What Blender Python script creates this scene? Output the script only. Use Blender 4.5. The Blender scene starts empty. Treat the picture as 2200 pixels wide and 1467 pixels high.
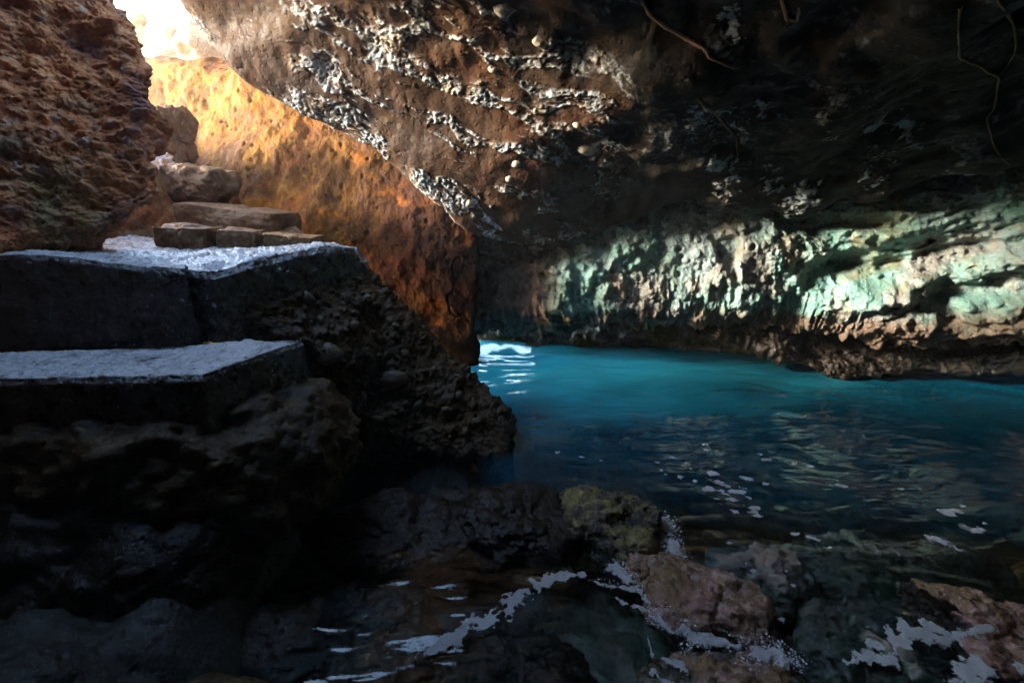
import bpy, bmesh, math
import numpy as np
from mathutils import Vector
from mathutils.bvhtree import BVHTree

sc = bpy.context.scene
COL = sc.collection
R = math.radians

# ------------------------------------------------------------------ camera
CAM = np.array([0.0, 0.0, 2.0])
F = 978.0
PITCH = R(17.2)
CP, SP = math.cos(PITCH), math.sin(PITCH)


def pdir(px, py):
    a = (px - 1100.0) / F
    u = (733.5 - py) / F
    return np.array([a, CP + u * SP, -SP + u * CP])


def Py(px, py, y):
    d = pdir(px, py)
    return CAM + d * (y / d[1])


def Pz(px, py, z):
    d = pdir(px, py)
    return CAM + d * ((z - CAM[2]) / d[2])


# ------------------------------------------------------------------ noise
def _hash(ix, iy, iz, seed):
    h = (ix.astype(np.int64) * 374761393 + iy.astype(np.int64) * 668265263
         + iz.astype(np.int64) * 2147483647 + seed * 1274126177) & 0xFFFFFFFF
    h = ((h ^ (h >> 13)) * 1274126177) & 0xFFFFFFFF
    h = ((h ^ (h >> 16)) * 2246822519) & 0xFFFFFFFF
    h = h ^ (h >> 13)
    return (h & 0xFFFFFF).astype(np.float64) / float(0xFFFFFF)


def vnoise(p, seed=0):
    i = np.floor(p)
    f = p - i
    i = i.astype(np.int64)
    w = f * f * f * (f * (f * 6 - 15) + 10)
    out = 0
    for dx in (0, 1):
        wx = w[:, 0] if dx else 1 - w[:, 0]
        for dy in (0, 1):
            wy = w[:, 1] if dy else 1 - w[:, 1]
            for dz in (0, 1):
                wz = w[:, 2] if dz else 1 - w[:, 2]
                out = out + wx * wy * wz * _hash(i[:, 0] + dx, i[:, 1] + dy, i[:, 2] + dz, seed)
    return out * 2 - 1


ROT = np.array([[0.0, 0.8, 0.6], [-0.8, 0.36, -0.48], [-0.6, -0.48, 0.64]])


def fbm(p, octv=5, gain=0.5, seed=0, lac=2.03):
    s, a, q = 0, 1.0, p.copy()
    for k in range(octv):
        s = s + a * vnoise(q, seed + k)
        q = (q @ ROT.T) * lac + 3.7
        a *= gain
    return s


def ridged(p, octv=4, gain=0.5, seed=0):
    s, a, q = 0, 1.0, p.copy()
    for k in range(octv):
        s = s + a * (1 - np.abs(vnoise(q, seed + k)) * 2)
        q = (q @ ROT.T) * 2.1 + 1.3
        a *= gain
    return s


def worley(p, seed=0, jit=0.9):
    i = np.floor(p).astype(np.int64)
    f = p - i
    f1 = np.full(len(p), 9.0)
    f2 = np.full(len(p), 9.0)
    idv = np.zeros(len(p))
    for dx in (-1, 0, 1):
        for dy in (-1, 0, 1):
            for dz in (-1, 0, 1):
                cx, cy, cz = i[:, 0] + dx, i[:, 1] + dy, i[:, 2] + dz
                r1 = _hash(cx, cy, cz, seed + 11)
                r2 = _hash(cx, cy, cz, seed + 12)
                r3 = _hash(cx, cy, cz, seed + 13)
                ox = dx + .5 + (r1 - .5) * jit - f[:, 0]
                oy = dy + .5 + (r2 - .5) * jit - f[:, 1]
                oz = dz + .5 + (r3 - .5) * jit - f[:, 2]
                d = np.sqrt(ox * ox + oy * oy + oz * oz)
                m = d < f1
                f2 = np.where(m, f1, np.minimum(f2, d))
                idv = np.where(m, _hash(cx, cy, cz, seed + 14), idv)
                f1 = np.where(m, d, f1)
    return f1, f2, idv


def sstep(a, b, x):
    t = np.clip((x - a) / (b - a), 0, 1)
    return t * t * (3 - 2 * t)


def pebbles(p, scale, seed=0, thr=0.35, rad=0.42):
    """rounded stones standing out of the matrix (0..1), and their ids"""
    f1, f2, idv = worley(p * scale, seed)
    r = rad * (0.45 + 0.75 * idv)
    h = np.sqrt(np.clip(1 - (f1 / r) ** 2, 0, 1))
    return h * (idv > thr), idv


# ------------------------------------------------------------------ mesh helpers
def crmat(n_ctrl, segs, linear=False):
    rows = []
    for s in range(n_ctrl - 1):
        k = segs[s]
        last = s == n_ctrl - 2
        for j in range(k + (1 if last else 0)):
            t = j / k
            w = np.zeros(n_ctrl)
            if linear:
                w[s] += 1 - t
                w[s + 1] += t
            else:
                c = [0.5 * (-t + 2 * t * t - t ** 3), 0.5 * (2 - 5 * t * t + 3 * t ** 3),
                     0.5 * (t + 4 * t * t - 3 * t ** 3), 0.5 * (-t * t + t ** 3)]
                for q, cc in zip((s - 1, s, s + 1, s + 2), c):
                    if q < 0:
                        w[0] += 2 * cc
                        w[1] -= cc
                    elif q >= n_ctrl:
                        w[-1] += 2 * cc
                        w[-2] -= cc
                    else:
                        w[q] += cc
            rows.append(w)
    return np.array(rows)


def link_mesh(name, verts, faces, mat, parent=None, smooth=True, attrs=None, origin=True):
    verts = np.asarray(verts, dtype=np.float64)
    faces = np.asarray(faces, dtype=np.int32)
    loc = np.zeros(3)
    if origin and parent is None:
        loc = np.array([(verts[:, 0].min() + verts[:, 0].max()) / 2, (verts[:, 1].min() + verts[:, 1].max()) / 2, verts[:, 2].min()])
    me = bpy.data.meshes.new(name)
    n, k = faces.shape
    me.vertices.add(len(verts))
    me.vertices.foreach_set('co', (verts - loc).astype(np.float32).ravel())
    me.loops.add(n * k)
    me.loops.foreach_set('vertex_index', faces.ravel())
    me.polygons.add(n)
    me.polygons.foreach_set('loop_start', np.arange(0, n * k, k, dtype=np.int32))
    me.polygons.foreach_set('loop_total', np.full(n, k, dtype=np.int32))
    me.update(calc_edges=True)
    me.validate()
    if smooth:
        me.polygons.foreach_set('use_smooth', np.ones(len(me.polygons), dtype=bool))
    for an, av in (attrs or {}).items():
        at = me.attributes.new(an, 'FLOAT', 'POINT')
        at.data.foreach_set('value', np.asarray(av, dtype=np.float32))
    if mat:
        me.materials.append(mat)
    o = bpy.data.objects.new(name, me)
    o.location = loc
    COL.objects.link(o)
    if parent is not None:
        o.parent = parent
        o.matrix_parent_inverse.identity()
        o.location = -Vector(parent.location)
    return o


def grid_faces(nu, nv, keep=None):
    i = np.arange(nu * nv).reshape(nu, nv)
    f = np.stack([i[:-1, :-1], i[:-1, 1:], i[1:, 1:], i[1:, :-1]], -1)
    if keep is not None:
        return f[keep]
    return f.reshape(-1, 4)


def grid_normals(Pg):
    du = np.gradient(Pg, axis=0)
    dv = np.gradient(Pg, axis=1)
    n = np.cross(du, dv)
    n /= np.linalg.norm(n, axis=-1, keepdims=True) + 1e-12
    return n


def surf(ctrl, su, sv, lin=(False, False)):
    ctrl = np.array(ctrl, dtype=np.float64)
    A = crmat(ctrl.shape[0], su, lin[0])
    B = crmat(ctrl.shape[1], sv, lin[1])
    return np.einsum('ir,rcx,jc->ijx', A, ctrl, B), A, B


def patch(name, ctrl, su, sv, disp, mat, lin=(False, False), attrs=None, mid=None, parent=None, hole=None):
    """smooth surface through a net of points, roughened along its normals"""
    Pg, A, B = surf(ctrl, su, sv, lin)
    N = grid_normals(Pg)
    a, b = mid or (Pg.shape[0] // 2, Pg.shape[1] // 2)
    if np.dot(N[a, b], CAM - Pg[a, b]) < 0:
        N = -N
    nu, nv = Pg.shape[:2]
    P = Pg.reshape(-1, 3)
    Nf = N.reshape(-1, 3)
    uu, vv = np.meshgrid(np.linspace(0, 1, nu), np.linspace(0, 1, nv), indexing='ij')
    r = disp(P, Nf, uu.ravel(), vv.ravel())
    ex = {}
    if isinstance(r, tuple):
        r, ex = r
    if r.ndim == 1:
        r = r[:, None] * Nf
    P2 = P + r
    f = grid_faces(nu, nv)
    if hole is not None:
        f = f[~hole(P2[f].mean(axis=1))]
    return link_mesh(name, P2, f, mat, parent, attrs=ex)


def fill_light_hole(c):  # unseen opening added overhead to let fill light onto the left side
    dx, dy = (c[:, 0] + 2.5) / 1.55, (c[:, 1] - 3.2) / 1.45
    a_ = np.arctan2(dy, dx)
    return (dx ** 2 + dy ** 2 < 1 + 0.25 * np.sin(a_ * 3) + 0.1 * np.sin(a_ * 7)) & (c[:, 2] > 3.85)


def ico(sub):
    bm = bmesh.new()
    bmesh.ops.create_icosphere(bm, subdivisions=sub, radius=1)
    v = np.array([x.co[:] for x in bm.verts])
    f = np.array([[q.index for q in x.verts] for x in bm.faces])
    bm.free()
    return v, f


ICO = {k: ico(k) for k in (1, 2, 3, 4, 6)}


def blob(name, c, rad, mat, amp=0.1, freq=3, seed=0, sub=6, rotz=0, boxy=0.0, extra=None, parent=None, tilt=0, attrs=True):
    v, f = ICO[sub]
    v = v.copy()
    if boxy:
        m = np.max(np.abs(v), axis=1, keepdims=True)
        v = v * (1 - boxy) + (v / m) * boxy * 0.85
    q = v * np.array(rad)
    if tilt:
        ct, st = math.cos(tilt), math.sin(tilt)
        q = np.stack([q[:, 0] * ct + q[:, 2] * st, q[:, 1], -q[:, 0] * st + q[:, 2] * ct], 1)
    cz, sz = math.cos(rotz), math.sin(rotz)
    q = np.stack([q[:, 0] * cz - q[:, 1] * sz, q[:, 0] * sz + q[:, 1] * cz, q[:, 2]], 1)
    P = q + np.array(c)
    n = q / np.linalg.norm(q, axis=1, keepdims=True)
    P = P + n * (fbm(P * freq, 6, 0.52, seed) * amp)[:, None]
    if extra is not None:
        P = P + n * extra(P)[:, None]
    return link_mesh(name, P, f, mat, parent)


def tag(o, label, cat, group=None, kind=None):
    if label:
        o['label'] = label
    if cat:
        o['category'] = cat
    if group:
        o['group'] = group
    if kind:
        o['kind'] = kind
    return o


# ------------------------------------------------------------------ materials
class NT:
    def __init__(s, name):
        s.m = bpy.data.materials.new(name)
        s.m.use_nodes = True
        s.t = s.m.node_tree
        s.t.nodes.clear()
        s.out = s.n('ShaderNodeOutputMaterial')
        s.pos = s.n('ShaderNodeNewGeometry').outputs['Position']

    def n(s, typ, **kw):
        nd = s.t.nodes.new(typ)
        for k, v in kw.items():
            setattr(nd, k, v)
        return nd

    def l(s, a, b):
        s.t.links.new(a, b)

    def setin(s, sock, v):
        if isinstance(v, bpy.types.NodeSocket):
            s.l(v, sock)
        elif isinstance(v, (tuple, list)) and len(v) == 3 and sock.type == 'RGBA':
            sock.default_value = (*v, 1)
        else:
            sock.default_value = v

    def math(s, op, a, b=0.0, c=0.0, clamp=False):
        nd = s.n('ShaderNodeMath', operation=op, use_clamp=clamp)
        s.setin(nd.inputs[0], a)
        s.setin(nd.inputs[1], b)
        s.setin(nd.inputs[2], c)
        return nd.outputs[0]

    def vscale(s, v, sc3):
        nd = s.n('ShaderNodeVectorMath', operation='MULTIPLY')
        s.l(v, nd.inputs[0])
        nd.inputs[1].default_value = sc3
        return nd.outputs[0]

    def noise(s, scale, detail=5, rough=0.55, dist=0.0, vec=None):
        nd = s.n('ShaderNodeTexNoise')
        s.l(vec or s.pos, nd.inputs['Vector'])
        nd.inputs['Scale'].default_value = scale
        nd.inputs['Detail'].default_value = detail
        nd.inputs['Roughness'].default_value = rough
        nd.inputs['Distortion'].default_value = dist
        return nd.outputs['Fac']

    def voro(s, scale, feature='F1', out='Distance', vec=None, rnd=1.0):
        nd = s.n('ShaderNodeTexVoronoi', feature=feature)
        s.l(vec or s.pos, nd.inputs['Vector'])
        nd.inputs['Scale'].default_value = scale
        nd.inputs['Randomness'].default_value = rnd
        return nd.outputs[out]

    def rng(s, v, a, b, c=0.0, d=1.0):
        nd = s.n('ShaderNodeMapRange', interpolation_type='SMOOTHSTEP')
        s.setin(nd.inputs[0], v)
        for i, x in enumerate((a, b, c, d)):
            nd.inputs[i + 1].default_value = x
        return nd.outputs[0]

    def mix(s, f, a, b, blend='MIX'):
        nd = s.n('ShaderNodeMix', data_type='RGBA', blend_type=blend)
        s.setin(nd.inputs[0], f)
        s.setin(nd.inputs[6], a)
        s.setin(nd.inputs[7], b)
        return nd.outputs[2]

    def attr(s, name):
        return s.n('ShaderNodeAttribute', attribute_name=name).outputs['Fac']

    def bump(s, h, strength, dist, nrm=None):
        nd = s.n('ShaderNodeBump')
        nd.inputs['Strength'].default_value = strength
        nd.inputs['Distance'].default_value = dist
        s.l(h, nd.inputs['Height'])
        if nrm is not None:
            s.l(nrm, nd.inputs['Normal'])
        return nd.outputs[0]

    def principled(s, col, rough, nrm=None, spec=0.5, coat=None):
        b = s.n('ShaderNodeBsdfPrincipled')
        s.setin(b.inputs['Base Color'], col)
        s.setin(b.inputs['Roughness'], rough)
        s.setin(b.inputs['Specular IOR Level'], spec)
        if nrm is not None:
            s.l(nrm, b.inputs['Normal'])
        if coat:
            b.inputs['Coat Weight'].default_value = coat[0]
            b.inputs['Coat Roughness'].default_value = coat[1]
        s.l(b.outputs[0], s.out.inputs['Surface'])
        return b


def rock_mat(name, c_dark, c_mid, c_light, patch_scale=1.6, grain=35, bump_d=0.012, rough=(0.55, 0.85),
             peb=0.0, peb_scale=14, peb_cols=None, tints=(), spec=0.4, vec_scale=None, crack=0.0):
    t = NT(name)
    v = t.vscale(t.pos, vec_scale) if vec_scale else t.pos
    n1 = t.noise(patch_scale, 6, 0.62, 0.6, v)
    n2 = t.noise(patch_scale * 5.3, 6, 0.65, 0.2, v)
    n3 = t.noise(grain, 5, 0.65, 0.0, v)
    c = t.mix(t.rng(n1, 0.36, 0.64), c_dark, c_mid)
    c = t.mix(t.math('MULTIPLY', t.rng(n2, 0.45, 0.72), 0.8), c, c_light)
    for (col, scale, lo, hi, am, an) in tints:
        f = t.math('MULTIPLY', t.rng(t.noise(scale, 5, 0.6, 0.5, v), lo, hi), am)
        if an:
            f = t.math('MULTIPLY', f, t.attr(an))
        c = t.mix(f, c, col)
    # coarse grain: dark pits and pale grit
    c = t.mix(t.rng(n3, 0.36, 0.6, 0.22, 0.0), c, (0.012, 0.01, 0.009))
    grit = t.voro(grain * 2.2)
    c = t.mix(t.rng(grit, 0.0, 0.28, 0.2, 0.0), c, c_light)
    h = t.math('ADD', t.math('MULTIPLY', n2, 1.0), t.math('MULTIPLY', n3, 0.55))
    if peb:
        pv = t.voro(peb_scale, 'SMOOTH_F1')
        pc = t.voro(peb_scale, 'F1', 'Color')
        sep = t.n('ShaderNodeSeparateColor')
        t.l(pc, sep.inputs[0])
        on = t.math('GREATER_THAN', sep.outputs[0], 1 - peb)
        cells = t.math('MULTIPLY', t.rng(t.voro(peb_scale), 0.28, 0.36, 1.0, 0.0), on)
        pcol = t.mix(sep.outputs[1], peb_cols[0], peb_cols[1])
        c = t.mix(t.math('MULTIPLY', cells, 0.75), c, pcol)
        h = t.math('ADD', h, t.math('MULTIPLY', t.math('MULTIPLY', t.rng(t.voro(peb_scale), 0.0, 0.36, 1, 0), on), 0.9))
    if crack:
        ck = t.voro(1.1, 'DISTANCE_TO_EDGE', vec=t.vscale(t.pos, (1, 1, 1)))
        c = t.mix(t.rng(ck, 0.0, 0.012, crack, 0.0), c, (0.008, 0.006, 0.005))
    pit = t.rng(t.voro(grain * 0.6, 'F1'), 0.0, 0.35, -0.5, 0.0)
    h = t.math('ADD', h, pit)
    nrm = t.bump(h, 1.0, bump_d)
    b = t.principled(c, t.rng(n2, 0.3, 0.7, rough[0], rough[1]), nrm, spec)
    t.color = c
    return t


def crusted(t, attr, col_a, col_b, col_c, amount=0.9, lo=0.35, hi=0.65, scale=26):
    """pale mineral crust where the surface carries it"""
    b = next(n for n in t.t.nodes if n.type == 'BSDF_PRINCIPLED')
    base = b.inputs['Base Color'].links[0].from_socket
    k = t.noise(scale, 4, 0.6)
    f = t.math('ADD', t.attr(attr), t.math('MULTIPLY', t.math('SUBTRACT', k, 0.5), 0.9))
    f = t.math('MULTIPLY', t.rng(f, lo, hi), amount)
    cc = t.mix(t.rng(t.noise(2.3, 4), 0.4, 0.6), col_a, col_b)
    cc = t.mix(t.rng(t.noise(6.1, 5, 0.6), 0.48, 0.66), cc, col_c)
    c = t.mix(f, base, cc)
    t.l(c, b.inputs['Base Color'])


M = {}
t = rock_mat('ceiling_rock', (0.020, 0.0095, 0.005), (0.044, 0.0205, 0.0085), (0.072, 0.038, 0.017), 1.3, 30, 0.011, (0.5, 0.8),
             peb=0.30, peb_scale=7, peb_cols=((0.035, 0.022, 0.013), (0.06, 0.046, 0.032)),
             tints=(((0.075, 0.030, 0.015), 0.9, 0.5, 0.68, 0.7, None), ((0.013, 0.013, 0.011), 0.9, 0.2, 0.45, 0.92, 'right_dark')), spec=0.08)  # last tint darkens the right part of the ceiling
crusted(t, 'crust', (0.30, 0.30, 0.28), (0.25, 0.29, 0.31), (0.22, 0.17, 0.11), 0.9, 0.12, 0.8)
M['ceil'] = t.m
t = rock_mat('orange_rock', (0.085, 0.030, 0.006), (0.175, 0.078, 0.013), (0.25, 0.14, 0.032), 1.1, 26, 0.016, (0.6, 0.9),
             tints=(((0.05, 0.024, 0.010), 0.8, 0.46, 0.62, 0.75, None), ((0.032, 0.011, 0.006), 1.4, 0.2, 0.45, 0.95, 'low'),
                    ((0.24, 0.075, 0.010), 1.9, 0.52, 0.68, 0.6, None)), vec_scale=(1, 1, 1.3), crack=0.0, spec=0.03)
M['orange'] = t.m
t = rock_mat('brown_rock', (0.25, 0.08, 0.03), (0.48, 0.175, 0.065), (0.57, 0.29, 0.15), 2.2, 24, 0.02, (0.5, 0.85),
             tints=(((0.10, 0.06, 0.075), 1.7, 0.5, 0.65, 0.7, None), ((0.17, 0.15, 0.07), 1.2, 0.52, 0.68, 0.6, None)),
             peb=0.25, peb_scale=11, peb_cols=((0.26, 0.15, 0.10), (0.36, 0.27, 0.2)), spec=0.06)
M['brown'] = t.m
t = rock_mat('flowstone', (0.115, 0.11, 0.095), (0.19, 0.185, 0.165), (0.27, 0.27, 0.26), 2.0, 30, 0.02, (0.45, 0.8),
             tints=(((0.11, 0.25, 0.215), 1.5, 0.36, 0.56, 0.85, 'green'), ((0.29, 0.19, 0.135), 2.2, 0.54, 0.66, 0.75, 'green'),
                    ((0.14, 0.115, 0.045), 1.9, 0.50, 0.64, 0.6, 'ochre'), ((0.21, 0.27, 0.27), 1.1, 0.48, 0.62, 0.8, 'green'),
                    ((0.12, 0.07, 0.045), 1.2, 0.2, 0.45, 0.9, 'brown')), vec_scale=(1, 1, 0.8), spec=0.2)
M['flow'] = t.m
t = rock_mat('conglomerate', (0.028, 0.017, 0.008), (0.06, 0.035, 0.015), (0.11, 0.072, 0.034), 2.0, 28, 0.014, (0.35, 0.7),
             peb=0.42, peb_scale=12, peb_cols=((0.055, 0.038, 0.02), (0.12, 0.09, 0.05)), spec=0.2)
M['congl'] = t.m
t = rock_mat('wet_dark_rock', (0.008, 0.0055, 0.004), (0.016, 0.0105, 0.0065), (0.04, 0.028, 0.018), 2.5, 34, 0.014, (0.25, 0.6), spec=0.3)
M['dark'] = t.m
t = rock_mat('far_lip_rock', (0.18, 0.16, 0.11), (0.40, 0.37, 0.28), (0.56, 0.54, 0.46), 3.5, 30, 0.02, (0.3, 0.7),
             tints=(((0.14, 0.20, 0.03), 2.4, 0.48, 0.62, 0.8, None),))
M['lip'] = t.m
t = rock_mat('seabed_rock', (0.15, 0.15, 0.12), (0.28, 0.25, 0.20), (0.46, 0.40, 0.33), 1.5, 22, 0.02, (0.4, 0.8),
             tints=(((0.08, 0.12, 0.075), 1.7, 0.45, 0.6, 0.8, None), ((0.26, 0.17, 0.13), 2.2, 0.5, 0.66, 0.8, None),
                    ((0.06, 0.08, 0.085), 1.1, 0.5, 0.64, 0.8, None), ((0.012, 0.011, 0.008), 1.1, 0.0, 0.1, 0.97, 'bed_shade')))  # last tint paints the lower left shade onto the seabed
M['bed'] = t.m
t = rock_mat('algae_rock', (0.012, 0.009, 0.005), (0.035, 0.023, 0.009), (0.22, 0.17, 0.05), 5.0, 40, 0.02, (0.15, 0.45),
             tints=(((0.24, 0.19, 0.055), 7.0, 0.50, 0.62, 0.9, None),), spec=0.7)
M['algae'] = t.m
t = rock_mat('pink_wet_rock', (0.14, 0.07, 0.035), (0.30, 0.17, 0.12), (0.46, 0.34, 0.28), 4.0, 36, 0.016, (0.12, 0.4),
             tints=(((0.18, 0.10, 0.03), 4.0, 0.48, 0.6, 0.8, None), ((0.40, 0.20, 0.20), 6.0, 0.52, 0.64, 0.7, None)), spec=0.7)
M['pink'] = t.m
t = rock_mat('step_concrete', (0.028, 0.026, 0.023), (0.045, 0.041, 0.036), (0.075, 0.068, 0.06), 3.0, 60, 0.012, (0.2, 0.42),  # near-black base stands in for the shade on the risers
             peb=0.25, peb_scale=30, peb_cols=((0.06, 0.05, 0.04), (0.13, 0.12, 0.10)), tints=(((0.50, 0.51, 0.52), 9.0, 0.26, 0.50, 0.95, 'tread'),), spec=1.0)  # treads painted pale for the light they catch
M['step'] = t.m
t = rock_mat('kerb_stone_rock', (0.12, 0.062, 0.028), (0.21, 0.118, 0.056), (0.30, 0.20, 0.115), 3.0, 30, 0.012, (0.4, 0.7), spec=0.15)
M['kerb'] = t.m
t = NT('root_bark')
n = t.noise(60, 4)
t.principled(t.mix(n, (0.09, 0.045, 0.02), (0.22, 0.125, 0.055)), 0.6, t.bump(n, 1.0, 0.006))
M['root'] = t.m
t = rock_mat('pebble_stone', (0.07, 0.05, 0.028), (0.12, 0.088, 0.05), (0.17, 0.13, 0.08), 5.0, 60, 0.004, (0.35, 0.6))
M['pebble'] = t.m
t = rock_mat('pale_pebble_stone', (0.22, 0.17, 0.12), (0.32, 0.26, 0.19), (0.42, 0.36, 0.28), 5.0, 60, 0.004, (0.4, 0.7))
M['pale'] = t.m

# foam
t = NT('foam')
cells = t.voro(140, 'DISTANCE_TO_EDGE')
nb = t.bump(t.math('ADD', t.rng(cells, 0.0, 0.3), t.noise(35, 5, 0.65)), 1.0, 0.012)
pb = t.principled((0.86, 0.88, 0.90), 0.35, nb, 0.5)
edge = t.math('MINIMUM', t.math('MULTIPLY', t.voro(30, 'DISTANCE_TO_EDGE'), 1.6), t.math('ADD', t.voro(75, 'DISTANCE_TO_EDGE'), 0.1))
al = t.math('ADD', t.math('MULTIPLY', t.attr('cover'), 0.95), t.math('MULTIPLY', t.math('SUBTRACT', t.noise(22, 5, 0.65), 0.5), 1.3))
al = t.math('SUBTRACT', al, t.math('MULTIPLY', edge, 1.6))
t.l(t.rng(al, -0.15, 0.42, 0.0, 0.98), pb.inputs['Alpha'])
M['foam'] = t.m
t = NT('bubble_water')
b = t.principled((0.80, 0.84, 0.88), 0.12, None, 0.8)
M['bubble'] = t.m

# water: mirror by Fresnel over a body that is clear where shallow and scatters blue-green where deep
t = NT('sea_water')
n1 = t.noise(7.0, 4, 0.55, 0.4, t.vscale(t.pos, (0.8, 2.2, 1)))
n2 = t.noise(30.0, 3, 0.5, 0.2, t.vscale(t.pos, (0.7, 1.9, 1)))
nrm = t.bump(t.math('ADD', n1, t.math('MULTIPLY', n2, 0.18)), 0.3, 0.006)
dif = t.n('ShaderNodeBsdfDiffuse')
t.l(t.mix(t.attr('mouth_glow'), (0.001, 0.045, 0.080), (0.05, 0.60, 0.76)), dif.inputs['Color'])  # bright cyan is the glow around the sea mouth, painted into the body colour
t.l(nrm, dif.inputs['Normal'])
tra = t.n('ShaderNodeBsdfTransparent')
tra.inputs['Color'].default_value = (0.78, 0.90, 0.92, 1)
body = t.n('ShaderNodeMixShader')
t.l(t.attr('deep'), body.inputs[0])
t.l(tra.outputs[0], body.inputs[1])
t.l(dif.outputs[0], body.inputs[2])
gl = t.n('ShaderNodeBsdfGlossy')
gl.inputs['Roughness'].default_value = 0.04
t.l(nrm, gl.inputs['Normal'])
fr = t.n('ShaderNodeFresnel')
fr.inputs['IOR'].default_value = 1.45
t.l(nrm, fr.inputs['Normal'])
mx = t.n('ShaderNodeMixShader')
t.l(fr.outputs[0], mx.inputs[0])
t.l(body.outputs[0], mx.inputs[1])
t.l(gl.outputs[0], mx.inputs[2])
t.l(mx.outputs[0], t.out.inputs['Surface'])
M['water'] = t.m


# ------------------------------------------------------------------ ceiling
def off(p, d):
    return np.array(p) + np.array(d)


rows = [
    [(1005, 500, 5.32), (1090, 520, 5.38), (1190, 540, 5.45), (1340, 480, 5.42), (1510, 430, 5.28), (1720, 465, 5.05), (1950, 412, 4.65), (2400, 280, 3.9)],
    [(930, 432, 5.28), (1040, 440, 5.3), (1170, 455, 5.3), (1320, 420, 5.22), (1490, 370, 4.9), (1720, 390, 4.7), (1950, 340, 4.3), (2450, 220, 3.6)],
    [(830, 345, 5.5), (960, 360, 5.18), (1110, 370, 5.05), (1290, 340, 4.85), (1480, 280, 4.42), (1720, 260, 4.12), (1980, 220, 3.75), (2500, 100, 3.1)],
    [(710, 275, 5.65), (850, 270, 5.2), (1030, 270, 4.9), (1240, 240, 4.5), (1460, 170, 3.95), (1720, 130, 3.6), (2000, 80, 3.2), (2600, -50, 2.6)],
    [(600, 215, 5.6), (760, 180, 5.1), (960, 160, 4.7), (1200, 110, 4.2), (1440, 40, 3.75), (1720, -20, 3.3), (2050, -100, 2.75), (2700, -250, 2.0)],
    [(478, 110, 5.55), (660, 70, 5.0), (900, 30, 4.35), (1160, -40, 3.75), (1430, -130, 3.2), (1720, -220, 2.5), (2100, -330, 1.95), (2800, -500, 1.4)],
    [(395, -5, 5.6), (590, -60, 4.75), (850, -120, 3.75), (1130, -220, 3.2), (1420, -350, 2.7), (1740, -450, 2.05), (2200, -600, 1.5), (2900, -900, 1.1)],
]
ctrl = []
for k, r in enumerate(rows):
    pts = [Py(*p) for p in r]
    e = pts[0]
    far = sstep(2.0, 5.0, np.array(float(k)))
    w1 = off(e, (-0.05, 0.75 - 0.35 * far, 0.2 + 0.75 * far))
    w2 = off(e, (0.2, 1.9, 0.7 + 1.3 * far))
    ctrl.append([w2, w1] + pts)
# a lip row that turns up and back behind the lowest edge
ctrl.insert(0, [off(p, (0.05, 0.55, 0.35)) for p in ctrl[0]])
ctrl.insert(0, [off(p, (0.05, 0.6, 1.2)) for p in ctrl[0]])
X8 = [-1.6, -2.4, -3.0, -2.0, -0.8, 0.4, 1.4, 2.4, 3.2, 4.5]
ctrl.append([(x - .2 * (i < 3), 3.5 - 0.25 * max(i - 2, 0) if i > 2 else 4.6 - 0.5 * i, z) for i, (x, z) in enumerate(zip(X8, [6.2, 5.6, 5.1, 4.7, 4.4, 4.2, 4.0, 3.8, 3.5, 3.2]))])
ctrl.append([(x - .8 * (i < 3), 1.6 - 0.1 * i, z) for i, (x, z) in enumerate(zip(X8, [5.6, 5.4, 5.2, 4.8, 4.5, 4.2, 4.0, 3.8, 3.5, 3.2]))])
ctrl.append([(x - .8 * (i < 3), -1.0, 4.2) for i, x in enumerate(X8)])
ctrl.append([(x - 1.0 * (i < 3), -4.0, 3.2) for i, x in enumerate(X8)])
ctrl = [list(r) + [off(r[-1], (2.0, 0.6, -0.2)), off(r[-1], (6.5, 1.5, -0.6))] for r in ctrl]

sdir = np.array([0.86, -0.12, -0.42])
sdir /= np.linalg.norm(sdir)
sb = np.cross(sdir, [0, 0, 1.0]); sb /= np.linalg.norm(sb)
sn = np.cross(sb, sdir)


# pale mineral blotches on the dark part of the ceiling
SPOTS = [(1560, 40, 22, 50), (1575, 95, 16, 14), (1615, 85, 8, 20), (1490, 255, 12, 50), (1535, 235, 26, 22), (1580, 290, 16, 34), (1545, 355, 34, 40),
         (1575, 410, 45, 22), (1650, 395, 34, 20), (1735, 420, 40, 30), (1700, 450, 40, 16), (1762, 230, 14, 32), (1790, 275, 26, 12), (1870, 300, 34, 16), (1920, 280, 22, 14),
         (1950, 300, 14, 26), (1895, 350, 24, 30), (1880, 400, 26, 24), (2070, 385, 40, 18), (1720, 120, 8, 16), (1640, 215, 20, 16), (1300, 400, 14, 30), (1160, 230, 26, 16), (1265, 265, 20, 6)]


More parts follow.
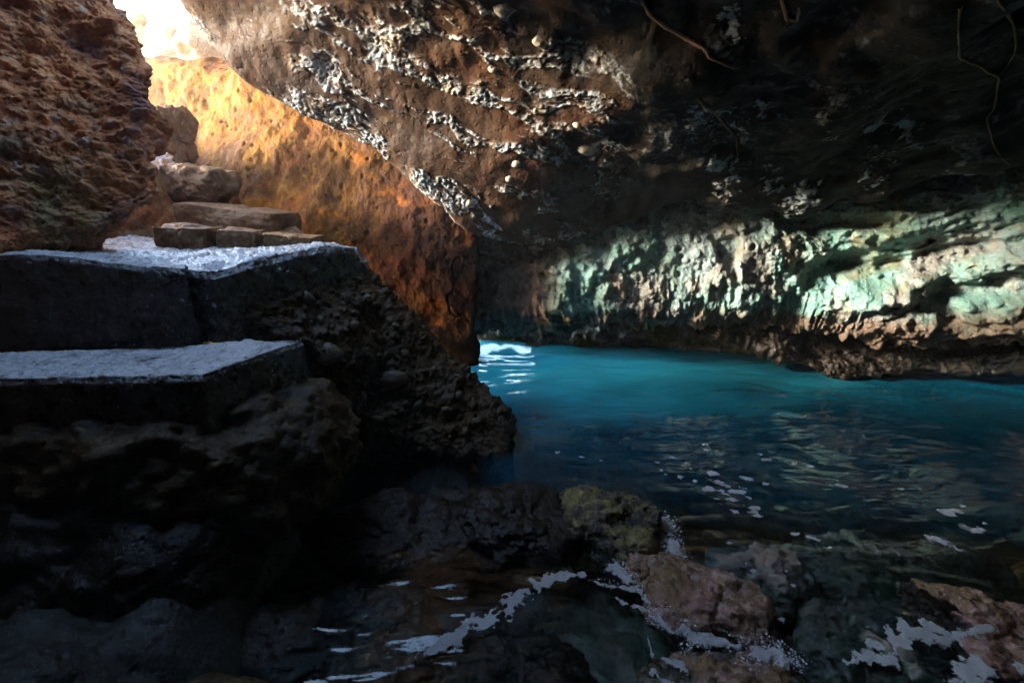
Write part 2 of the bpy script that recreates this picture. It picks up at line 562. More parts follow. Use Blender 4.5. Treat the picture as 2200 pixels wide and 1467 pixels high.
def ceil_disp(P, N, u, v):
    q = np.stack([P @ sdir, P @ sb, P @ sn], 1)
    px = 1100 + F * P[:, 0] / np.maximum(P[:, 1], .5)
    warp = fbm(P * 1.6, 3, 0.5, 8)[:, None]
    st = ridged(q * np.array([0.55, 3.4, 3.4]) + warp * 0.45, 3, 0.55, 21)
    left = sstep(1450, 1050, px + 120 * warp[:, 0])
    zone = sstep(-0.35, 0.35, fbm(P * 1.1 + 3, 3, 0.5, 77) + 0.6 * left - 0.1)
    st2 = ridged(q * np.array([0.95, 7.0, 7.0]) + warp * 0.6, 3, 0.6, 25)
    streak = np.maximum(0.9 * sstep(0.70, 1.25, st), 0.9 * sstep(0.88, 1.3, st2) * sstep(-0.4, 0.4, st)) * zone
    big = fbm(P * 0.9, 4, 0.5, 5) * 0.075
    fine = fbm(P * 6.0, 5, 0.55, 31) * 0.008
    pb, idp = pebbles(P + fbm(P * 3, 2, 0.5, 3)[:, None] * 0.05, 4.0, 3, 0.72, 0.36)
    k1, _ = pebbles(q * np.array([0.55, 1, 1]) + warp * 0.02, 34.0, 9, 0.2, 0.5)
    k2 = fbm(P * 30, 3, 0.6, 14)
    hollow = -0.03 * sstep(0.15, 0.6, fbm(P * 2.4 + 5, 3, 0.5, 15)) * (1 - left)
    d = big + streak * (0.012 + 0.007 * k1 + 0.013 * k2) * left + fine + pb * 0.014 + hollow + (1 - left) * (fbm(P * 2.0, 3, 0.45, 16) * 0.085)
    crust = streak * (0.55 + 0.18 * k1 + 0.42 * k2)
    rgt = (1 - left) * sstep(0.5, 0.85, fbm(q * np.array([2.2, 4.2, 4.2]) + 9, 5, 0.62, 55)) * (0.7 + 0.4 * k2)
    r_ = P - CAM
    fw_ = np.maximum(r_[:, 1] * CP - r_[:, 2] * SP, 0.2)
    pxx = 1100 + F * r_[:, 0] / fw_ + 14 * warp[:, 0] + 22 * k2
    pyy = 733.5 - F * (r_[:, 1] * SP + r_[:, 2] * CP) / fw_ + 22 * fbm(P * 6, 4, .6, 18)
    spot = np.zeros(len(P))
    for (sx, sy, sw, sh) in SPOTS:
        spot = np.maximum(spot, np.exp(-((pxx - sx) / sw) ** 2 - ((pyy - sy) / sh) ** 2))
    spot = spot * (r_[:, 1] > 1.5)
    lumps = sstep(-0.35, 0.45, fbm(P * 11, 4, 0.62, 19))
    sp = sstep(0.25, 0.75, spot) * lumps
    d = d + sp * (0.012 + 0.014 * k1)
    return d, {'crust': np.clip(np.maximum(np.maximum(crust * (0.35 + 0.65 * left), rgt * 0.4), sp * 1.1), 0, 1), 'right_dark': 1 - left}


su = [6, 14, 70, 70, 80, 90, 100, 80, 20, 10, 6, 4]
sv = [8, 20, 90, 90, 80, 80, 80, 70, 40, 8, 8]
ceil = patch('cave_ceiling', ctrl, su, sv, ceil_disp, M['ceil'], mid=(230, 260), hole=fill_light_hole)
tag(ceil, 'dark brown cave ceiling with pale mineral streaks sloping down to the water', None, kind='structure')

# ------------------------------------------------------------------ orange wall of the stair passage
prow = [(960, 0.0), (860, 0.0), (740, 0.0), (600, 0.05), (480, 0.2), (360, 0.5), (250, 0.95), (140, 1.7)]
pcol = [(1022, 5.5), (985, 5.42), (900, 5.42), (760, 5.5), (620, 5.72), (480, 6.2), (340, 7.0), (200, 8.1), (60, 9.2)]
ctrl = []
for py, dy in prow:
    r = []
    for i, (px, y) in enumerate(pcol):
        wob = {960: -6, 860: -4, 740: 0, 600: 4, 480: 0}.get(py, -10) if i < 2 else 0
        k = 0.25 if i < 2 else (0.55 if i == 2 else 1)
        r.append(Py(px + wob, py, y + dy * k))
    e = r[0]
    r = [off(e, (-0.95, 1.1, 0)), off(e, (-0.25, 0.5, 0))] + r
    ctrl.append(r)
ctrl.insert(0, [off(p, (0, 0.1, -3.5)) for p in ctrl[0]])
top = ctrl[-1]
ctrl.append([off(p, (-0.1, 1.2, 0.15)) for p in top])
ctrl.append([off(p, (-0.1, 2.6, -1.5)) for p in top])


def orange_disp(P, N, u, v):
    d = fbm(P * 1.1, 4, 0.5, 41) * 0.08 + fbm(P * 5, 5, 0.58, 43) * 0.022
    ck = np.abs(vnoise(P * np.array([1.6, 1.6, .7]) + fbm(P * 2, 3, .5, 44)[:, None] * .4, 45))
    d = d - 0.05 * (1 - sstep(0, 0.035, ck)) * sstep(0, .4, vnoise(P * 1.1, 46))
    f1, f2, idv = worley(P * 6.5, 47)
    d = d - 0.03 * sstep(0.3, 0.05, f1) * (idv > 0.6)
    low = np.clip(sstep(-3.3, -1.2, P[:, 0] + 0.35 * (2.0 - P[:, 2])) + 0.25 * fbm(P * 2, 3, .5, 48), 0, 1)  # rust red zone, also darkened in place of the ceiling's shadow
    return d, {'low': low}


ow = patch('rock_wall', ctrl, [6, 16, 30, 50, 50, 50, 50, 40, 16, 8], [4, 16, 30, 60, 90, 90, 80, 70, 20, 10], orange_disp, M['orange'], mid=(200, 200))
tag(ow, 'orange to rust red rock wall rising behind the stone stairs', 'rock wall')

# outcrop seen through the skylight
oc = patch('outcrop', [[Py(px, py, y) for px, y in ((150, 13), (320, 12), (420, 10.5), (560, 9.5), (700, 9.5))] for py in (260, 130, 50, 20)],
           [30, 30, 20], [20, 30, 30, 20], lambda P, N, u, v: fbm(P * 0.8, 5, 0.5, 61) * 0.4, M['kerb'])
tag(oc, 'sunlit ochre outcrop outside, seen through the skylight at the top left', 'rock')

# ------------------------------------------------------------------ left rock
lrow = [(570, 0.0), (520, 0.0), (430, 0.10), (330, 0.22), (230, 0.36), (120, 0.45), (0, 0.5), (-150, 0.55), (-330, 0.5), (-600, 0.4)]
ledge = [200, 255, 342, 326, 304, 290, 246, 190, 160, 140]
ctrl = []
for (py, dy), ed in zip(lrow, ledge):
    r = [Py(px, py, y + dy) for px, y in ((-900, 1.2), (-520, 1.9), (-250, 2.35), (0, 2.72), (ed * 0.55, 2.93), (ed - 22, 3.08), (ed, 3.28))]
    e = r[-1]
    r += [off(e, (-0.25, 0.10, 0)), np.array([e[0] - 1.1, min(e[1], 3.6), e[2]]), np.array([e[0] - 4.5, 3.3, e[2]])]
    r = [np.array([-3.6, -0.6, r[0][2]]), ] + r
    r = [np.array([-3.4, -4.0, r[0][2]]), ] + r
    ctrl.append(r)
ctrl.insert(0, [np.array([p[0] - .1, p[1] + .1, 0.9]) for p in ctrl[0]])


def left_disp(P, N, u, v):
    d = fbm(P * 1.6, 4, 0.5, 71) * 0.09 + fbm(P * 8, 5, 0.62, 72) * 0.034
    pb, _ = pebbles(P + fbm(P * 4, 2, .5, 73)[:, None] * .05, 9.0, 74, 0.35)
    f1, f2, idv = worley(P * 11, 75)
    d = d + pb * 0.035 - 0.03 * sstep(0.35, 0.05, f1) * (idv > 0.5)
    return d


lw = patch('rock_wall', ctrl, [6, 50, 80, 80, 80, 80, 80, 30, 10, 6], [4, 6, 10, 40, 100, 90, 50, 40, 20, 8, 6], left_disp, M['brown'], mid=(160, 150))
tag(lw, 'rough brown rock face at the upper left with lit right edge, standing beside the landing', 'rock wall')

# ------------------------------------------------------------------ flowstone wall on the right
wcol = [(960, 6.0), (1040, 5.85), (1180, 5.65), (1350, 5.48), (1520, 5.32), (1700, 5.1), (1900, 4.8), (2200, 4.3), (2600, 3.7), (3200, 2.9)]
#         top      upper    mid     low     lip
wrow = {
    960: (380, 480, 580, 650, 695), 1040: (380, 480, 580, 660, 706), 1180: (380, 480, 580, 650, 712), 1350: (360, 460, 560, 635, 712),
    1520: (330, 430, 540, 630, 706), 1700: (340, 450, 550, 640, 702), 1900: (330, 450, 560, 650, 718), 2200: (230, 380, 520, 620, 735), 2600: (120, 300, 480, 640, 780), 3200: (-50, 200, 480, 720, 900)}
dyr = (0.25, 0.06, 0.0, 0.0, 0.10)
ctrl = [[] for _ in range(8)]
for px, y in wcol:
    for k, py in enumerate(wrow[px]):
        ctrl[k + 1].append(Py(px, py, y + dyr[k]))
for i, p in enumerate(ctrl[1]):
    ctrl[0].append(off(p, (0.15, 0.2, 0.9)))
    ctrl[6].append(off(ctrl[5][i], (0.3, 0.45, 0.10)))
    ctrl[7].append(off(ctrl[5][i], (0.9, 1.4, 0.45)))


def flow_disp(P, N, u, v):
    px = 1100 + F * P[:, 0] / (P[:, 1] * CP + (2 - P[:, 2]) * SP)
    along = P[:, 0] * 0.95 - P[:, 1] * 0.3
    py_ = 733.5 - F * (P[:, 1] * SP + (P[:, 2] - 2) * CP) / (P[:, 1] * CP + (2 - P[:, 2]) * SP)
    big = fbm(P * np.array([0.9, 0.9, 1.1]), 4, 0.55, 81) * 0.17 - 0.10 * sstep(0.25, 0.7, fbm(P * 2.1 + 4, 3, 0.5, 80))
    sl = (px - 1750) / 400.0
    wob = 14 * vnoise(P * 2.5, 79)
    big = big - 0.34 * np.exp(-((py_ + wob - (585 - 45 * sl)) / (30 + 8 * sl)) ** 2) * sstep(1690, 1800, px) * sstep(2230, 2080, px)
    big = big - 0.22 * np.exp(-((py_ + wob - 480) / 22) ** 2) * sstep(1640, 1740, px) * sstep(1980, 1880, px)
    big = big + 0.13 * np.exp(-((py_ + wob - (655 - 95 * sl)) / 30) ** 2) * sstep(1700, 1800, px)
    big = big + 0.13 * np.exp(-((px - 1590 + (py_ - 560) * -0.25) / 70) ** 2) * sstep(470, 560, py_)
    flute_q = np.stack([along * 9, along * 0 + 2, P[:, 2] * 1.6], 1)
    fl = ridged(flute_q + fbm(P * 2.2, 2, .5, 82)[:, None] * 0.5, 3, 0.5, 83)
    lowz = sstep(1.45, 0.75, P[:, 2])
    mid = fbm(P * 6, 6, 0.64, 84) * 0.030 * (0.5 + sstep(-.3, .4, vnoise(P * 1.3, 98)))
    pb, _ = pebbles(P, 10, 85, 0.5, 0.5)
    f1, f2, idv = worley(P * 7, 86)
    pits = -0.055 * sstep(0.4, 0.08, f1) * (idv > 0.5) * (1 - 0.7 * lowz)
    # slanting strata on the right part
    rgt = sstep(1700, 1950, px)
    qs = np.stack([along * 0.9, P[:, 2] * 5 - along * 1.3, along * 0], 1)
    strata = fbm(qs + fbm(P * 2, 2, .5, 87)[:, None] * .35, 3, 0.55, 88) * 0.12 * rgt
    d = big + 0.036 * (fl - 0.6) * (0.1 + lowz) * (1 - 0.6 * rgt) + mid + pb * 0.03 + pits + strata
    r = d[:, None] * N
    # ragged dripping hem
    hem = sstep(0.62, 0.70, u) * sstep(0.92, 0.84, u)
    drip = np.clip(ridged(np.stack([along * 7 + fbm(P * 3, 2, .5, 90), along * 0, P[:, 2] * 1.0], 1) + 4, 4, 0.65, 89) - 0.5, -0.3, 1.2) * (0.5 + 0.8 * vnoise(P * 1.7, 94))
    r[:, 2] -= hem * drip * 0.085 * sstep(2300, 1700, px)
    green = sstep(1120, 1230, px) * sstep(0.30, 0.75, P[:, 2] - 0.0)
    ochre = np.clip(rgt + 0.4, 0, 1) * sstep(0.9, 1.3, P[:, 2])
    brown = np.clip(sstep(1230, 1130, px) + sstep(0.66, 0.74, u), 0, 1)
    return r, {'green': green, 'ochre': ochre, 'brown': brown}


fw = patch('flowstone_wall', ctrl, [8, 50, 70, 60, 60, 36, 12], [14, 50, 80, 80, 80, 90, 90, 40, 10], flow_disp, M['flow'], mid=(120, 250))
tag(fw, 'pale green and cream flowstone wall hanging over the water with a dripping lower edge', 'rock wall')

# dark overhanging rock low behind the flowstone wall
ocol = [(1500, 716, 5.6), (1600, 735, 5.45), (1690, 772, 5.2), (1760, 800, 5.05), (1800, 812, 5.0), (1880, 805, 5.0), (1960, 797, 4.95), (2070, 803, 4.85), (2200, 797, 4.75), (2500, 800, 4.5), (2900, 820, 4.0)]
ctrl = [[], [], [], [], [], []]
for px, py, y in ocol:
    b = Py(px, py, y)
    ctrl[0].append(off(b, (0, 0.8, 1.0)))
    ctrl[1].append(Py(px, py - 60, y + 0.28))
    ctrl[2].append(Py(px, py - 28, y + 0.06))
    ctrl[3].append(b)
    ctrl[4].append(off(b, (0, 0.5, 0.05)))
    ctrl[5].append(off(b, (0, 1.8, 0.3)))


def over_disp(P, N, u, v):
    return fbm(P * 2.5, 4, 0.55, 91) * 0.07 + ridged(P * 9, 4, 0.6, 92) * 0.022 + fbm(P * 18, 3, .6, 93) * 0.012


ov = patch('overhanging_rock', ctrl, [6, 40, 50, 20, 10], [24, 30, 30, 24, 30, 30, 30, 40, 30, 10], over_disp, M['dark'], mid=(50, 120))
tag(ov, 'black overhanging rock dipping a pointed tip to the water, under the pale wall', 'rock')

# far lip of rock at the back waterline, reaching round behind the pillar
ctrl = []
for py, y, dz in ((640, 7.4, 0.3), (690, 6.7, 0), (732, 6.25, 0), (752, 6.08, 0), (775, 6.1, 0), (820, 6.3, 0)):
    ctrl.append([Py(px, py, y + ddy) for px, ddy in ((900, 1.2), (960, 0.75), (1010, 0.45), (1060, 0.25), (1200, 0.1), (1400, 0.0), (1600, -0.1), (1800, -0.2), (2100, -0.3))])
bl = patch('ledge_rock', ctrl, [10, 24, 30, 20, 8], [10, 16, 16, 50, 70, 70, 50, 20], lambda P, N, u, v: fbm(P * 3, 4, .55, 95) * 0.06 + ridged(P * 12, 4, .6, 96) * 0.03, M['lip'], mid=(40, 100))
tag(bl, 'sunlit knobbly ledge of rock along the far waterline behind the pale wall', 'rock')

# ------------------------------------------------------------------ buttress below the landing
bcols = [
    # back foot      back         ridge          face upper     face mid       face low        undercut
    [(560, 640, 4.6), (600, 570, 4.2), (600, 560, 3.6), (500, 640, 2.92), (480, 720, 2.85), (470, 900, 2.8), (460, 1000, 3.1)],
    [(760, 640, 4.7), (760, 590, 4.2), (735, 575, 3.68), (640, 640, 3.12), (600, 740, 2.92), (590, 900, 2.86), (600, 980, 3.2)],
    [(860, 740, 4.7), (850, 680, 4.3), (792, 612, 3.75), (720, 690, 3.25), (690, 800, 3.05), (680, 900, 3.02), (700, 960, 3.3)],
    [(960, 840, 4.6), (940, 780, 4.3), (880, 690, 3.85), (810, 760, 3.4), (790, 860, 3.2), (770, 930, 3.15), (790, 990, 3.45)],
    [(1020, 880, 4.4), (1000, 830, 4.2), (965, 772, 3.85), (910, 820, 3.5), (890, 890, 3.33), (870, 955, 3.25), (890, 1000, 3.5)],
    [(1060, 910, 4.1), (1050, 870, 3.95), (1030, 838, 3.75), (990, 880, 3.48), (970, 930, 3.35), (960, 975, 3.28), (970, 1010, 3.5)],
    [(1085, 930, 3.85), (1090, 900, 3.7), (1080, 882, 3.58), (1055, 910, 3.42), (1045, 945, 3.34), (1040, 978, 3.28), (1045, 1010, 3.45)],
    [(1090, 960, 3.6), (1095, 945, 3.55), (1094, 930, 3.48), (1090, 940, 3.44), (1088, 960, 3.40), (1087, 985, 3.36), (1080, 1010, 3.45)],
]
ctrl = []
for c in bcols:
    r = [Py(*p) for p in c]
    r = [off(r[0], (0, .2, -1.0))] + r + [off(r[-1], (0, .15, -0.6))]
    ctrl.append(r)


ctrl.append([off(p, (-0.25, 0.75, 0)) for p in ctrl[-1]])


def but_disp(P, N, u, v):
    d = fbm(P * 2.2, 4, 0.5, 101) * 0.06 + fbm(P * 10, 4, 0.6, 102) * 0.018
    p1, _ = pebbles(P + fbm(P * 5, 2, .5, 104)[:, None] * .03, 8.5, 103, 0.45, 0.5)
    p2, _ = pebbles(P, 21, 105, 0.3, 0.5)
    return d + p1 * 0.04 + p2 * 0.016


bt = patch('rock_buttress', ctrl, [30, 60, 70, 60, 50, 40, 20, 20], [6, 20, 40, 60, 60, 50, 20, 8], but_disp, M['congl'], mid=(150, 120))
tag(bt, 'dark pebbly conglomerate buttress sloping from the landing down into the water', 'rock')

# ------------------------------------------------------------------ landing and steps
def step_block(name, back, front, zb, mat, seed, bot_off=(0, 0.0), amp=0.012, nseg=None, rnd=0.03, foot=None):
    """a slab with a tread, a rounded nosing and a riser; back/front are matching point lists"""
    back = [np.array(p) for p in back]
    front = [np.array(p) for p in front]
    out = []
    for b, f in zip(back, front):
        f2 = f - (f - b) / (np.linalg.norm(f - b) + 1e-9) * rnd
        fd = f + np.array([0, 0, -rnd])
        out.append((b, f2, fd))
    ctrl = [[off(p[0], (0, .02, -1.0)) for p in out], [p[0] for p in out], [p[1] for p in out], [p[2] for p in out],
            [np.array([p[2][0] + bot_off[0], p[2][1] + bot_off[1], zb]) for p in out]]
    n = len(back)
    segs = nseg or [60] * (n - 1)

    def dsp(P, N, u, v):
        d = fbm(P * 3.2, 3, 0.5, seed) * amp * 1.3 + fbm(P * 22, 4, 0.6, seed + 3) * amp * 0.55
        p2, _ = pebbles(P, 30, seed + 5, 0.5, 0.5)
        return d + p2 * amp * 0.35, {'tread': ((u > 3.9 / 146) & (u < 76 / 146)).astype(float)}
    return patch(name, ctrl, [4, 70, 12, 60], segs, dsp, mat, lin=(True, True), mid=(40, 30))


def Zs(l, z):
    return [Pz(a, b, z) for a, b in l]


# lower step: front edge turns the corner and runs back along the end face
bk = [Pz(-330, 778, 1.2), Pz(0, 760, 1.2), Pz(330, 746, 1.2), Pz(560, 734, 1.2), Pz(600, 731, 1.2), Pz(648, 728, 1.2)]
fr_ = [Pz(-330, 822, 1.2), Pz(0, 816, 1.2), Pz(300, 811, 1.2), Pz(428, 808, 1.2), Pz(520, 776, 1.2), Pz(652, 730, 1.2)]
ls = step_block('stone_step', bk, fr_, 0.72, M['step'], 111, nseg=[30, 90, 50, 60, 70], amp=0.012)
tag(ls, 'lower concrete step with a wet shining tread, nearest the camera on the left', 'step')

# landing
zl = 1.62
bk = [Pz(-200, 505, 1.72), Pz(60, 507, 1.72), Pz(245, 509, 1.70), Pz(420, 515, 1.67), Pz(560, 519, 1.66), Pz(690, 521, 1.66), Pz(765, 531, 1.64), Py(792, 566, 4.15)]
fr_ = [Py(-200, 548, 2.75), Py(60, 547, 2.8), Py(290, 566, 2.78), Py(455, 583, 2.72), Py(560, 556, 3.0), Py(700, 526, 3.42), Py(752, 533, 3.6), Py(778, 560, 3.72)]
bk = [np.array([p[0], min(p[1], 4.4), p[2]]) for p in bk]
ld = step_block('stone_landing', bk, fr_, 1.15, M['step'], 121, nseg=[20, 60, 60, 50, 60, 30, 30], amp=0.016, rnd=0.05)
tag(ld, 'upper concrete landing with wet bluish sheen, in front of the kerb stones', 'step')

# raised slab at the left end of the landing
bk = [Py(-150, 540, 3.0), Py(60, 541, 3.0), Py(175, 551, 2.95), Py(200, 556, 2.9), Py(300, 564, 2.85), Py(398, 574, 2.78)]
fr_ = [Py(-150, 546, 2.6), Py(60, 546, 2.62), Py(170, 555, 2.66), Py(195, 560, 2.66), Py(300, 572, 2.66), Py(398, 580, 2.68)]
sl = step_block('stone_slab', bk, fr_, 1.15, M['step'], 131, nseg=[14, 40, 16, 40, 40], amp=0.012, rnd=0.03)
tag(sl, 'dark flat slab edging the left end of the upper landing', 'slab')

# rock mass under the lower step
rb = blob('boulder', (-1.95, 2.35, 0.62), (1.05, 0.62, 0.42), M['congl'], 0.10, 2.6, 141, boxy=0.35,
          extra=lambda P: pebbles(P, 11, 142, .4, .5)[0] * 0.03)
tag(rb, 'dark conglomerate boulder under the lower step', 'boulder')
rb = blob('boulder', tuple(Py(560, 1010, 2.35)), (0.40, 0.34, 0.20), M['congl'], 0.06, 3.5, 143, boxy=0.2, rotz=0.4,
          extra=lambda P: pebbles(P, 11, 144, .4, .5)[0] * 0.025)
tag(rb, 'rounded lump of pebbly rock jutting out below the end of the lower step', 'boulder')
rb = blob('boulder', (-2.1, 1.9, 0.2), (0.85, 0.5, 0.45), M['dark'], 0.10, 2.5, 145)
tag(rb, 'shadowed rock at the water edge in the lower left corner', 'boulder')
rb = blob('boulder', (-1.15, 1.15, 0.05), (0.36, 0.3, 0.24), M['congl'], 0.07, 3, 146)
tag(rb, 'dim brown rock at the bottom edge, left of the dark water', 'boulder')

# kerb stones
KS = [((312, 488), (448, 497), (318, 522), (448, 524), 'long kerb stone beside the left rock face, largest of the row of three'),
      ((452, 497), (543, 502), (452, 523), (543, 526), 'squarish middle kerb stone of the row behind the landing'),
      ((546, 502), (672, 520), (546, 526), (676, 530), 'tapering kerb stone at the orange wall end of the row')]
for k, (a, b, c, d, lab) in enumerate(KS):
    y0 = 3.6 + 0.06 * k
    A_, B_, C_, D_ = Py(*a, y0), Py(*b, y0 + .06), Py(*c, y0), Py(*d, y0 + .06)
    cen = (A_ + B_ + C_ + D_) / 4
    wid = np.linalg.norm(B_ - A_) / 2
    hgt = ((A_[2] - C_[2]) + (B_[2] - D_[2])) / 4
    slope = math.atan2(A_[2] + C_[2] - B_[2] - D_[2], 2 * (B_[0] - A_[0]))
    o = blob('kerb_stone', cen + np.array([0, 0.16, -0.02]), (wid * 1.04, 0.2, hgt + 0.05), M['kerb'], 0.022, 6, 150 + k, boxy=0.85, sub=6, rotz=math.atan2(.06, 2 * wid), tilt=slope)
    tag(o, lab, 'kerb stone', 'kerb stones behind the landing')

# upper stairs
def facestone(name, tl, tr, bl_, br_, y, dep, mat, seed, lab, cat, boxy=0.6, amp=0.03, fr=4):
    A_, B_, C_, D_ = Py(*tl, y), Py(*tr, y + .05), Py(*bl_, y), Py(*br_, y + .05)
    cen = (A_ + B_ + C_ + D_) / 4
    wid = max(np.linalg.norm(B_ - A_), np.linalg.norm(D_ - C_)) / 2
    hgt = ((A_[2] - C_[2]) + (B_[2] - D_[2])) / 4
    slope = math.atan2(A_[2] + C_[2] - B_[2] - D_[2], (B_[0] - A_[0]) + (D_[0] - C_[0]))
    o = blob(name, cen + np.array([0, dep * 0.8, -0.02]), (wid * 1.08, dep, hgt * 1.1 + 0.02), mat, amp, fr, seed, boxy=boxy, tilt=slope)
    return tag(o, lab, cat)


facestone('stair_stone', (352, 425), (590, 462), (360, 492), (610, 505), 4.45, 0.35, M['kerb'], 161, 'broad cracked riser stone of the second stair, above the kerb stones', 'stair stone', 0.8, 0.03, 4)
facestone('boulder', (345, 345), (440, 362), (350, 425), (470, 435), 4.95, 0.4, M['kerb'], 163, 'rounded layered boulder at the head of the stairs against the orange wall', 'boulder', 0.5, 0.08, 3)
facestone('boulder', (315, 240), (350, 250), (320, 330), (362, 335), 5.6, 0.4, M['kerb'], 165, 'small sunlit rock under the skylight behind the left rock face', 'boulder', 0.25, 0.16, 3)
o = blob('boulder', (-4.05, 4.6, 1.8), (0.62, 0.9, 0.72), M['brown'], 0.05, 3, 168)  # unseen boulder added to keep a sun patch off the water
tag(o, 'brown boulder added to block sun, unseen behind the left rock face', 'boulder')
# fill of earth and rubble under the stairs, unseen left end raised to block sun
fl = patch('stair_rubble', [[off(Py(60, py, y), (-2.2, 0, 0.9)), off(Py(60, py, y), (-0.4, 0, 0.75)), off(Py(180, py, y), (-.1, 0, 0.55))] + [Py(px, py, y) for px in rx] for rx, py, y in (((300, 400, 520, 640, 720), 600, 4.1), ((300, 400, 520, 620, 700), 522, 4.2), ((300, 400, 500, 590, 650), 492, 4.6), ((300, 380, 460, 540, 590), 462, 5.0), ((300, 350, 410, 450, 490), 430, 5.3), ((290, 320, 350, 385, 420), 355, 5.9), ((270, 300, 330, 350, 370), 310, 7.5))],
           [10, 20, 20, 20, 20, 20], [10, 10, 20, 20, 20, 20, 20], lambda P, N, u, v: fbm(P * 4, 5, .55, 167) * 0.05, M['kerb'])
tag(fl, 'brown rubble packed between the stair stones and the rock walls', 'rubble', kind='stuff')

# ------------------------------------------------------------------ sea bed and water
def bed_h(x, y):
    p = np.stack([x, y, x * 0], 1)
    base = -0.30 + 0.12 * sstep(0.8, 1.8, x) * sstep(3.2, 2.2, y) - 1.0 * sstep(2.0, 3.6, y + 0.10 * x) - 1.6 * sstep(3.0, 6.0, y)
    base = np.where((y < 5.2), base * (1 - sstep(-0.9, -1.7, x)) + 0.35 * sstep(-0.9, -1.7, x), base)  # bed raised unseen under the steps to block sun below the water
    foot = sstep(0.0, -0.35, x) * sstep(4.1, 3.5, y)  # bed raised here so its painted dark shows instead of blue water
    base = base * (1 - foot) + np.maximum(base, -0.34) * foot - 0.25 * sstep(2.2, 3.2, x) * sstep(1.6, 2.4, y)
    return base + fbm(p * 1.1, 3, 0.5, 201) * 0.11 + fbm(p * 3.4, 4, 0.55, 202) * 0.06 + np.abs(fbm(p * 2.0 + 5, 3, .5, 203)) * 0.10


def bed_z(x, y):
    return float(bed_h(np.array([float(x)]), np.array([float(y)]))[0])


xs = np.linspace(-7, 14, 520)
ys = np.concatenate([np.linspace(-3, 0.6, 30), np.linspace(0.62, 5, 420), np.linspace(5.1, 30, 60)])
gy, gx = np.meshgrid(ys, xs, indexing='ij')
V = np.stack([gx.ravel(), gy.ravel(), bed_h(gx.ravel(), gy.ravel())], 1)
bed = link_mesh('seabed', V, grid_faces(len(ys), len(xs)), M['bed'], attrs={'bed_shade': sstep(0.75, 0.15, V[:, 0] + 0.15 * fbm(V * 3, 3, .5, 204)) * sstep(4.0, 3.5, V[:, 1])})
tag(bed, None, None, kind='structure')


def wave(x, y):
    p = np.stack([x, y, x * 0], 1)
    w = fbm(p * np.array([0.7, 1.7, 1]) + 1.7, 2, 0.45, 211) * 0.012
    w = w + fbm((p + fbm(p * .8, 2, .5, 214)[:, None] * .25) * np.array([2.2, 7.5, 1]), 3, 0.5, 212) * (0.0070 + 0.004 * sstep(3.2, 5, y))
    w = w + fbm(p * np.array([6.0, 17.0, 1]) + 9, 2, 0.5, 216) * (0.0014 + 0.0012 * sstep(3.2, 5, y))
    return w


pys = np.concatenate([np.linspace(1950, 1480, 50), np.linspace(1478, 760, 480), 430 + np.geomspace(328, 8, 50)])
pxs = np.concatenate([np.linspace(-1600, -20, 60), np.linspace(0, 2200, 560), np.linspace(2220, 3800, 60)])
gp, gx = np.meshgrid(pys, pxs, indexing='ij')
a = (gx - 1100) / F
u_ = (733.5 - gp) / F
tt = -2.0 / np.minimum(-SP + u_ * CP, -0.006)
X = (a * tt).ravel()
Y = ((CP + u_ * SP) * tt).ravel()
far = sstep(9, 5, Y)
Z = wave(X, Y)
depth = np.clip(Z - bed_h(X, Y), 0, None)
deep = 1 - np.exp(-np.clip(depth - 0.42, 0, None) * 1.7)
mouth_glow = sstep(4.8, 0.8, np.hypot((X + 0.4) * 0.8, (Y - 6.3) * 1.5) + 0.5 * fbm(np.stack([X, Y * 1.6, X * 0], 1) * 1.2, 3, .5, 215)) ** 1.3
wat = link_mesh('water', np.stack([X, Y, Z], 1), grid_faces(len(pys), len(pxs)), M['water'], attrs={'deep': deep, 'mouth_glow': mouth_glow})
tag(wat, None, None, kind='structure')

# rocks in the shallows
def rock_at(name, px, py, rad, mat, seed, lab, dz=0.0, amp=0.07, fr=4.5, rotz=0.0, boxy=0.15, z=None):
    p = Pz(px, py, 0.0)
    o = blob(name, (p[0], p[1], dz), rad, mat, amp, fr, seed, rotz=rotz, boxy=boxy,
             extra=lambda P: ridged(P * 13, 3, .6, seed + 7) * 0.014)
    return tag(o, lab, 'rock')


rock_at('tidal_rock', 1300, 1130, (0.36, 0.26, 0.20), M['algae'], 301, 'wet rock with yellow green algae beside the white splash', -0.02, rotz=-0.5)
rock_at('tidal_rock', 1110, 1125, (0.40, 0.34, 0.17), M['dark'], 303, 'black wet rock joined to the left side of the algae covered rock', -0.03)
rock_at('tidal_rock', 880, 1120, (0.62, 0.36, 0.16), M['dark'], 304, 'long low black rock in the shadow below the buttress', -0.10, 0.08, 3.5, 0.2)
rock_at('tidal_rock', 700, 1330, (0.62, 0.34, 0.16), M['dark'], 306, 'low black rock in the dark lower left water', -0.13, 0.08, 3.5, -0.2)
rock_at('tidal_rock', 1520, 1290, (0.32, 0.24, 0.17), M['pink'], 305, 'pinkish brown wet rock washed by foam in the shallows', -0.08, 0.06, 5, -0.6)
rock_at('tidal_rock', 1395, 1235, (0.13, 0.10, 0.10), M['pink'], 307, 'small rounded pink and ochre rock beside the larger pinkish one', -0.015, 0.03, 7)
rock_at('tidal_rock', 1640, 1215, (0.30, 0.22, 0.13), M['bed'], 309, 'submerged brown rock behind the pinkish wet rock', -0.13, 0.05, 5)
rock_at('tidal_rock', 2110, 1310, (0.32, 0.20, 0.17), M['pink'], 311, 'brown rock breaking the surface above the foam band at the right edge', -0.13, 0.05, 5, -0.3)
rock_at('tidal_rock', 2180, 1400, (0.22, 0.16, 0.12), M['pink'], 313, 'rock in the shallows under the foam in the lower right corner', -0.10, 0.04, 6)
